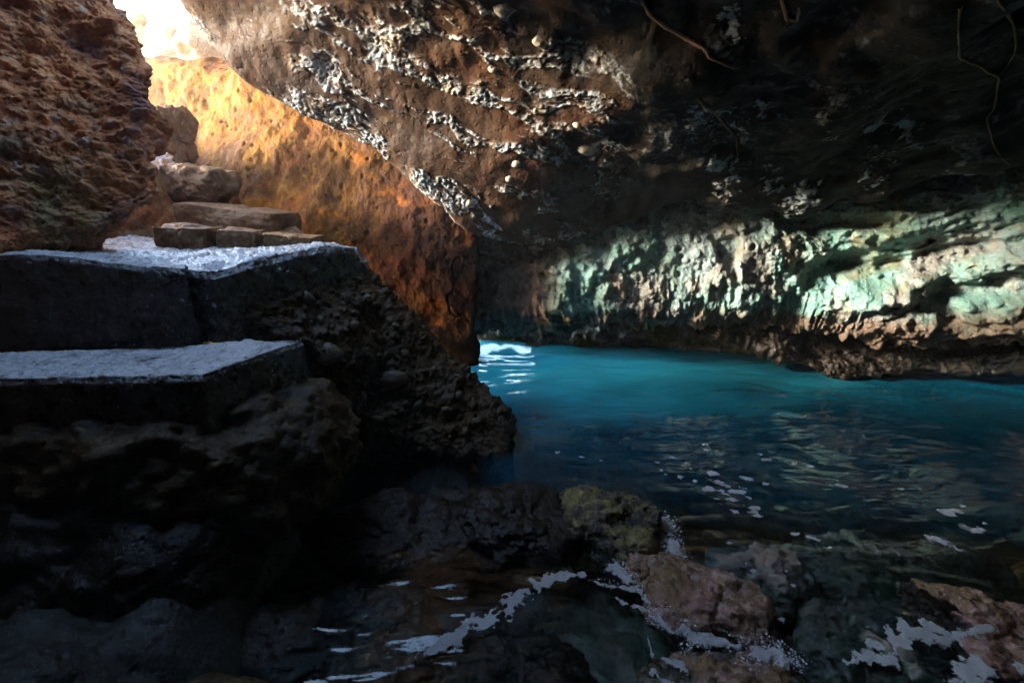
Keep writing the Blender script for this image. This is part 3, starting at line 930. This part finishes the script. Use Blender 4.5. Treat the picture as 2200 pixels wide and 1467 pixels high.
rock_at('tidal_rock', 1880, 1180, (0.5, 0.30, 0.18), M['bed'], 315, 'wide submerged grey green rock in the middle of the shallows', -0.20, 0.07, 4)
rock_at('tidal_rock', 2060, 1180, (0.30, 0.20, 0.13), M['lip'], 321, 'pale green submerged rock near the right edge, behind the brown rock', -0.16, 0.05, 5)
rock_at('tidal_rock', 1850, 1340, (0.34, 0.22, 0.13), M['bed'], 323, 'smooth grey submerged rock between the froth band and the right foam band', -0.15, 0.05, 5, 0.4)
rock_at('tidal_rock', 1980, 1430, (0.28, 0.16, 0.11), M['bed'], 325, 'submerged stone at the bottom edge under the right foam band', -0.12, 0.04, 6)
rock_at('tidal_rock', 1560, 1470, (0.42, 0.2, 0.14), M['pink'], 317, 'reddish rock under the froth at the bottom edge', -0.12, 0.05, 5)
rock_at('tidal_rock', 1100, 1430, (0.4, 0.22, 0.16), M['dark'], 319, 'dark rock under the dim foam streak at the bottom edge', -0.16, 0.05, 5)

# ------------------------------------------------------------------ foam
def foam_patch(name, pts, widths, seed, lab, cat, hole=0.0, lift=0.006, thick=0.012, rag=0.75, res=0.005, group=None, bubbles=0, bsize=0.008, mat='foam', spread=1.0):
    """foam lying on the water along a line of pixels on the water plane"""
    q = np.array([Pz(a, b, 0.0)[:2] for a, b in pts])
    w = np.array(widths)
    x0, y0 = q.min(0) - w.max() * 1.6
    x1, y1 = q.max(0) + w.max() * 1.6
    nx = max(int((x1 - x0) / res), 4)
    ny = max(int((y1 - y0) / res), 4)
    gy, gx = np.meshgrid(np.linspace(y0, y1, ny), np.linspace(x0, x1, nx), indexing='ij')
    P2 = np.stack([gx.ravel(), gy.ravel()], 1)
    best = np.full(len(P2), 9.0)
    if len(q) == 1:
        best = np.linalg.norm((P2 - q[0]) / np.array([1.0, 0.62]), axis=1) / w[0]
    for i in range(len(q) - 1):
        d = q[i + 1] - q[i]
        s = np.clip(((P2 - q[i]) @ d) / (d @ d + 1e-9), 0, 1)
        dist = np.linalg.norm(P2 - (q[i] + s[:, None] * d), axis=1)
        best = np.minimum(best, dist / (w[i] * (1 - s) + w[i + 1] * s))
    p3 = np.stack([P2[:, 0], P2[:, 1], P2[:, 0] * 0 + seed * 1.7], 1)
    k = 0.8 / max(np.mean(w), 0.01)
    ns = fbm(p3 * np.clip(k, 3, 30), 4, 0.55, seed)
    m = 1 - best + ns * rag
    if hole:
        f1, f2, idv = worley(p3 * 26, seed + 2)
        m = m - hole * sstep(0.42, 0.2, f1) * (idv > .35) - hole * 0.6 * np.clip(fbm(p3 * 9, 3, .5, seed + 4), 0, 1)
    m = m.reshape(ny, nx)
    cell = (m[:-1, :-1] > 0) & (m[:-1, 1:] > 0) & (m[1:, 1:] > 0) & (m[1:, :-1] > 0)
    if cell.sum() < 3:
        cell = m[:-1, :-1] > np.sort(m.ravel())[-12]
    if len(q) == 1:   # one fleck is one piece: keep its largest part
        lab_ = np.zeros(cell.shape, int)
        sizes = [0]
        for a0, b0 in np.argwhere(cell):
            if lab_[a0, b0]:
                continue
            stack, nn = [(a0, b0)], 0
            lab_[a0, b0] = len(sizes)
            while stack:
                r0, c0 = stack.pop()
                nn += 1
                for r1, c1 in ((r0 + 1, c0), (r0 - 1, c0), (r0, c0 + 1), (r0, c0 - 1)):
                    if 0 <= r1 < cell.shape[0] and 0 <= c1 < cell.shape[1] and cell[r1, c1] and not lab_[r1, c1]:
                        lab_[r1, c1] = len(sizes)
                        stack.append((r1, c1))
            sizes.append(nn)
        cell = lab_ == int(np.argmax(sizes))
    fz = wave(P2[:, 0], P2[:, 1]) + lift + thick * np.clip(m.ravel(), 0, 0.6) * (1 + 0.7 * vnoise(p3 * 40, seed + 3))
    f = grid_faces(ny, nx, cell)
    used, inv = np.unique(f.ravel(), return_inverse=True)
    Vt = np.stack([P2[:, 0], P2[:, 1], fz], 1)[used]
    o = link_mesh(name, Vt, inv.reshape(-1, 4), M[mat], attrs={'cover': np.clip(m.ravel()[used] * 1.5, 0, 1)})
    tag(o, lab, cat, group)
    if bubbles:
        rng = np.random.RandomState(seed)
        ok = np.argwhere(m.ravel() > -0.25).ravel()
        clump = fbm(p3[ok] * 18, 3, 0.6, seed + 9)
        ok = ok[clump > 0.02]
        pick = rng.choice(ok, bubbles)
        bv, bf = ICO[1] if bubbles > 900 else ICO[2]
        c = np.stack([P2[pick, 0] + rng.normal(0, .012 * spread, bubbles), P2[pick, 1] + rng.normal(0, .012 * spread, bubbles),
                      fz[pick] + rng.rand(bubbles) ** 2 * 0.035 * spread], 1)
        rr = bsize * (0.25 + rng.rand(bubbles) ** 3 * 0.9)
        Vb = (c[:, None, :] + bv[None] * rr[:, None, None]).reshape(-1, 3)
        Fb = (bf[None] + (np.arange(bubbles) * len(bv))[:, None, None]).reshape(-1, 3)
        bo = link_mesh('bubbles', Vb, Fb, M['bubble'], o)
        bo['kind'] = 'stuff'
    return o


foam_patch('foam_streak', [(1820, 1425), (1890, 1405), (1950, 1360), (2030, 1372), (2085, 1362), (2135, 1332), (2215, 1342)], [.02, .06, .055, .05, .035, .022, .02], 401,
           'ragged white foam band crossing the shallows at the right edge', 'foam', 0.15)
foam_patch('foam_streak', [(1990, 1345), (2050, 1372)], [.03, .03], 402, 'short foam wisp just above the ragged foam band at the right', 'foam', 0.2)
foam_patch('foam_streak', [(2040, 1480), (2100, 1435), (2135, 1405), (2230, 1450)], [.05, .06, .03, .06], 403, 'thick white foam in the lower right corner', 'foam', 0.1)
foam_patch('splash', [(1405, 1095), (1430, 1140), (1455, 1195)], [.035, .055, .04], 404, 'bubbly white splash running down beside the algae covered rock', 'splash', 0.25, thick=0.03, bubbles=500, bsize=.005, spread=1.2)
foam_patch('splash', [(1320, 1225), (1345, 1250)], [.05, .05], 405, 'small bubbly patch of water between the algae rock and the pink rock', 'splash', 0.5, thick=0.02, bubbles=160, bsize=.005)
foam_patch('foam_streak', [(1250, 1245), (1300, 1262), (1370, 1270), (1420, 1310), (1450, 1350)], [.012, .014, .02, .035, .05], 406, 'thin curling foam line in front of the small pink rock', 'foam', 0.3, bubbles=160, bsize=.004)
foam_patch('foam_streak', [(1325, 1290), (1355, 1305), (1395, 1318)], [.012, .026, .008], 407, 'leaf shaped foam patch below the curling foam line', 'foam', 0.15)
foam_patch('splash', [(1430, 1330), (1480, 1370), (1540, 1385), (1620, 1395), (1700, 1420)], [.05, .06, .05, .075, .05], 408, 'broad band of bubbling froth in front of the pinkish wet rock', 'splash', 0.25, thick=0.035, bubbles=950, bsize=.0055, spread=1.5)
foam_patch('foam_streak', [(1390, 1370), (1400, 1410)], [.012, .012], 409, 'short upright foam dash left of the froth band', 'foam', 0.2)
foam_patch('foam_streak', [(1425, 1415), (1470, 1440)], [.02, .03], 410, 'oval foam streak under the froth band', 'foam', 0.3)
foam_patch('foam_streak', [(1400, 1450), (1440, 1475)], [.03, .03], 411, 'foam clump at the bottom edge, left of the froth band', 'foam', 0.3)
foam_patch('foam_streak', [(900, 1415), (990, 1365), (1090, 1320), (1110, 1285), (1180, 1245), (1250, 1240)], [.02, .05, .055, .05, .045, .02], 412,
           'dim curving foam streak on the dark water at the bottom centre', 'foam', 0.9)
foam_patch('foam_streak', [(2010, 1160), (2060, 1185)], [.05, .05], 413, 'pale green foam smear on the water right of the shallows', 'foam', 1.0)

FL = [(133, 93, 55), (185, 133, 38), (235, 155, 28), (360, 185, 70), (400, 235, 85), (555, 205, 70), (345, 275, 60), (500, 285, 70), (475, 337, 75), (565, 320, 55),
      (600, 390, 90), (620, 437, 42), (490, 410, 42), (255, 225, 34), (50, 168, 30), (90, 190, 24), (30, 115, 20), (380, 145, 40), (670, 98, 55), (850, 120, 40),
      (935, 135, 45), (615, 68, 40), (1120, 225, 26), (1130, 258, 60), (1475, 285, 44), (845, 538, 70), (955, 560, 50), (1740, 422, 70), (1785, 415, 50), (1835, 390, 70),
      (1885, 525, 100), (1965, 485, 20), (1045, 625, 38), (800, 765, 28), (548, 715, 42), (600, 760, 34), (765, 1055, 44), (325, 12, 30), (325, 42, 24), (170, 203, 34),
      (410, 283, 34), (430, 302, 40), (385, 337, 28), (408, 370, 22), (670, 245, 34), (455, 600, 26), (830, 850, 20), (1265, 1090, 22), (622, 858, 22), (560, 270, 40),
      (-560, 60, 30), (-420, 85, 26), (-310, 105, 22)]
for k, (cx, cy, wd) in enumerate(FL):
    px, py = 1400 + cx / 2.75, 950 + cy / 2.75
    dist = np.linalg.norm(Pz(px, py, 0) - CAM)
    wm = wd / 2.75 * dist / F * 0.55
    region = 'the cluster in mid pool' if cx < 720 and cy < 450 else ('the dark water at the right' if cx > 1000 and cy < 600 else 'the shallows near the rocks')
    foam_patch('foam_fleck', [(px, py)], [wm], 500 + k, 'small white fleck of foam afloat in ' + region, 'foam', 0.0, 0.002, 0.003, 0.8, max(wm / 7, .002),
               'foam flecks afloat in ' + region)

# ------------------------------------------------------------------ roots and embedded stones on the ceiling
def bvh_of(o):
    me = o.data
    vs = [o.location + v.co for v in me.vertices]
    return BVHTree.FromPolygons(vs, [tuple(p.vertices) for p in me.polygons])


bv = bvh_of(ceil)


def hit(b, px, py):
    d = Vector(pdir(px, py)).normalized()
    loc, n, i, ds = b.ray_cast(Vector(CAM), d)
    return (np.array(loc), np.array(n if n.dot(d) < 0 else -n)) if loc is not None else (None, None)


def root(paths, rad, seed, lab):
    VV, FF, base = [], [], 0
    rng = np.random.RandomState(seed)
    for path in paths:
        pts = []
        for i in range(len(path) - 1):
            for k in range(7):
                s = k / 7
                x = path[i][0] * (1 - s) + path[i + 1][0] * s + rng.normal(0, 2.0)
                y = path[i][1] * (1 - s) + path[i + 1][1] * s + rng.normal(0, 2.0)
                l, n = hit(bv, x, y)
                if l is not None:
                    pts.append(l + n * rad * 0.8)
        pts = np.array(pts)
        if len(pts) < 4:
            continue
        for _ in range(2):
            pts[1:-1] = (pts[:-2] + pts[1:-1] * 2 + pts[2:]) / 4
        tg = np.gradient(pts, axis=0)
        tg /= np.linalg.norm(tg, axis=1, keepdims=True) + 1e-9
        a_ = np.cross(tg, [0.1, 0.2, 1.0]); a_ /= np.linalg.norm(a_, axis=1, keepdims=True)
        b_ = np.cross(tg, a_)
        n = len(pts)
        rr = rad * np.linspace(1.15, 0.7, n) * (1 + 0.25 * rng.normal(0, 1, n))
        rr = np.clip(rr, rad * .5, rad * 1.6)
        an = np.linspace(0, 2 * math.pi, 9)[:-1]
        ring = pts[:, None] + rr[:, None, None] * (np.cos(an)[None, :, None] * a_[:, None] + np.sin(an)[None, :, None] * b_[:, None])
        VV.append(ring.reshape(-1, 3))
        i = np.arange(n * 8).reshape(n, 8) + base
        j = np.roll(i, -1, axis=1)
        FF.append(np.stack([i[:-1], j[:-1], j[1:], i[1:]], -1).reshape(-1, 4))
        base += n * 8
    if not VV:
        return
    o = link_mesh('root', np.concatenate(VV), np.concatenate(FF), M['root'])
    tag(o, lab, 'root')


root([[(1375, -10), (1400, 35), (1470, 80), (1515, 108), (1522, 122), (1560, 140), (1592, 145)]], 0.014, 1, 'orange brown root running diagonally along the ceiling at the top centre')
root([[(2145, -10), (2180, 60), (2185, 110), (2145, 165)], [(2062, 20), (2058, 120), (2100, 140), (2145, 165), (2140, 220), (2118, 262), (2140, 320), (2175, 362)]], 0.007, 2,
     'forked ochre root across the dark ceiling at the upper right')
root([[(1495, 210), (1530, 240), (1570, 280), (1585, 300), (1582, 345)]], 0.009, 3, 'thin root hanging down the ceiling above the flowstone wall')
root([[(1680, -5), (1690, 40), (1712, 48), (1720, 10)]], 0.009, 4, 'short looped root at the top of the dark ceiling')

PB = [(1265, 320, 22), (1110, 352, 11), (1010, 437, 12), (1095, 385, 9), (840, 815, 30), (1160, 90, 14), (1085, 20, 20), (1240, 270, 9), (1060, 150, 10)]
for k, (px, py, r) in enumerate(PB):
    if px == 840:
        continue
    l, n = hit(bv, px, py)
    if l is None:
        continue
    rm = r * np.linalg.norm(l - CAM) / F
    v, f = ICO[3]
    V = l + v * np.array([rm, rm * .6, rm * .75]) * (1 + 0.18 * fbm(v * 1.3 + k * 5, 3, .5, k))[:, None] - n * rm * 0.15
    o = link_mesh('pebble', V, f, M['pale'], ceil)
bb = bvh_of(bt)
PB = [(840, 815, 32), (705, 760, 30), (660, 640, 16), (720, 585, 14), (560, 620, 10), (900, 870, 14), (760, 700, 13), (810, 900, 12), (960, 880, 12), (870, 760, 12), (740, 640, 10),
      (690, 690, 11), (930, 800, 14), (985, 850, 12), (1025, 905, 12), (790, 640, 9), (850, 700, 9), (920, 930, 12), (780, 850, 10), (1000, 930, 10)]
for k, (px, py, r) in enumerate(PB):
    l, n = hit(bb, px, py)
    if l is None:
        continue
    rm = r * np.linalg.norm(l - CAM) / F
    v, f = ICO[3]
    an = k * 2.1
    q = v * np.array([rm, rm * .6, rm * .72])
    q = np.stack([q[:, 0] * math.cos(an * .2) + q[:, 2] * math.sin(an * .2), q[:, 1], -q[:, 0] * math.sin(an * .2) + q[:, 2] * math.cos(an * .2)], 1)
    link_mesh('pebble', l + q * (1 + 0.18 * fbm(v * 1.3 + k * 5, 3, .5, k))[:, None], f, M['pebble'], bt)

# ------------------------------------------------------------------ hidden back of the cave: closes it behind the camera
ang = np.linspace(R(-20), R(200), 24)
ctrl = []
for z in (-3.0, 0.0, 2.5, 5.5):
    ctrl.append([(0.8 + 5.2 * math.cos(a_), 1.5 - 4.2 * math.sin(a_), z) for a_ in ang])
cw = patch('cave_wall', ctrl, [6, 8, 8], [3] * 23, lambda P, N, u, v: fbm(P * 0.8, 4, .5, 701) * 0.3, M['dark'], lin=(False, False))
tag(cw, None, None, kind='structure')
# roof sheet added above the frame to block sky light from the stair passage
ctrl = [[(max(x, -7.5 + 0.45 * max(y - 5, 0)) if x < -5 else x, y, 4.75 + 0.25 * (y > 7) + 0.3 * (x < -4)) for y in (4.5, 6, 8, 10.5)] for x in (-7.5, -4.6, -3.2, -1.5, 0.3, 1.5)]
cw = patch('sky_block_roof', ctrl, [10] * 5, [10] * 3, lambda P, N, u, v: fbm(P * 0.9, 4, .5, 703) * 0.12, M['brown'])
tag(cw, None, None, kind='structure')
hl = patch('sky_block_hill', [[(x, y, z) for y in (1.5, 4, 7, 10, 14)] for x, z in ((-7.2, 1.6), (-8.2, 3.0), (-9.2, 3.75), (-11, 3.9), (-14, 2.5))],
           [10] * 4, [12] * 4, lambda P, N, u, v: fbm(P * 0.9, 4, .5, 705) * 0.18, M['kerb'])  # unseen rise added on the left to block low sky light
tag(hl, None, None, kind='structure')
# right end of the cave beyond the overhang
ctrl = [[(9.5, -2, z), (9.5, 2, z), (8.5, 4.5, z), (7.5, 6.2, z), (5.5, 7.0, z), (3.5, 7.3, z), (1.5, 7.6, z), (0.4, 8.2, z)] for z in (-3.5, 0, 3, 6.5)]
cw = patch('cave_wall', ctrl, [8, 8, 8], [8] * 7, lambda P, N, u, v: fbm(P * 0.8, 4, .5, 702) * 0.25, M['dark'])
tag(cw, None, None, kind='structure')

# ------------------------------------------------------------------ haze box added for the glare veil near the opening
t = NT('glare_haze')
pv = t.n('ShaderNodeVolumePrincipled')
pv.inputs['Color'].default_value = (0.85, 0.9, 0.95, 1)
pv.inputs['Density'].default_value = 0.0035
pv.inputs['Anisotropy'].default_value = 0.2
t.l(pv.outputs[0], t.out.inputs['Volume'])
bx = [(x, y, z) for x in (-16, 15) for y in (-7, 32) for z in (-6.5, 9.5)]
hz = link_mesh('haze', bx, [(0, 1, 3, 2), (4, 6, 7, 5), (0, 4, 5, 1), (2, 3, 7, 6), (0, 2, 6, 4), (1, 5, 7, 3)], t.m, smooth=False)
tag(hz, None, None, kind='stuff')

# ------------------------------------------------------------------ light
TO_SUN = Vector((-0.955, -0.08, 0.27)).normalized()
w = bpy.data.worlds.new('World')
sc.world = w
w.use_nodes = True
nt = w.node_tree
bg = nt.nodes['Background']
sky = nt.nodes.new('ShaderNodeTexSky')
sky.sky_type = 'NISHITA'
sky.sun_disc = False
sky.sun_elevation = math.asin(TO_SUN.z)
sky.sun_rotation = math.atan2(TO_SUN.x, TO_SUN.y)
nt.links.new(sky.outputs[0], bg.inputs[0])
bg.inputs[1].default_value = 0.15
sd = bpy.data.lights.new('sun', 'SUN')
sd.energy = 1.0
sd.angle = R(10)
sd.color = (1.0, 0.92, 0.78)
so = bpy.data.objects.new('sun', sd)
so.rotation_euler = TO_SUN.to_track_quat('Z', 'Y').to_euler()
so.location = (-8, 4, 9)
COL.objects.link(so)

cd = bpy.data.cameras.new('camera')
cd.sensor_width = 36
cd.lens = F * 36 / 2200
cd.clip_end = 500
cd.clip_start = 0.05
cd.dof.use_dof = True
cd.dof.focus_distance = 4.6
cd.dof.aperture_fstop = 2.8
co = bpy.data.objects.new('camera', cd)
co.location = CAM
co.rotation_euler = (math.pi / 2 - PITCH, 0, 0)
COL.objects.link(co)
sc.camera = co

sc.view_settings.view_transform = 'Standard'
sc.view_settings.look = 'None'
sc.view_settings.exposure = 4.85
sc.view_settings.gamma = 1
sc.cycles.max_bounces = 8
sc.cycles.diffuse_bounces = 5
sc.cycles.glossy_bounces = 4
sc.cycles.transparent_max_bounces = 16
sc.cycles.sample_clamp_indirect = 6
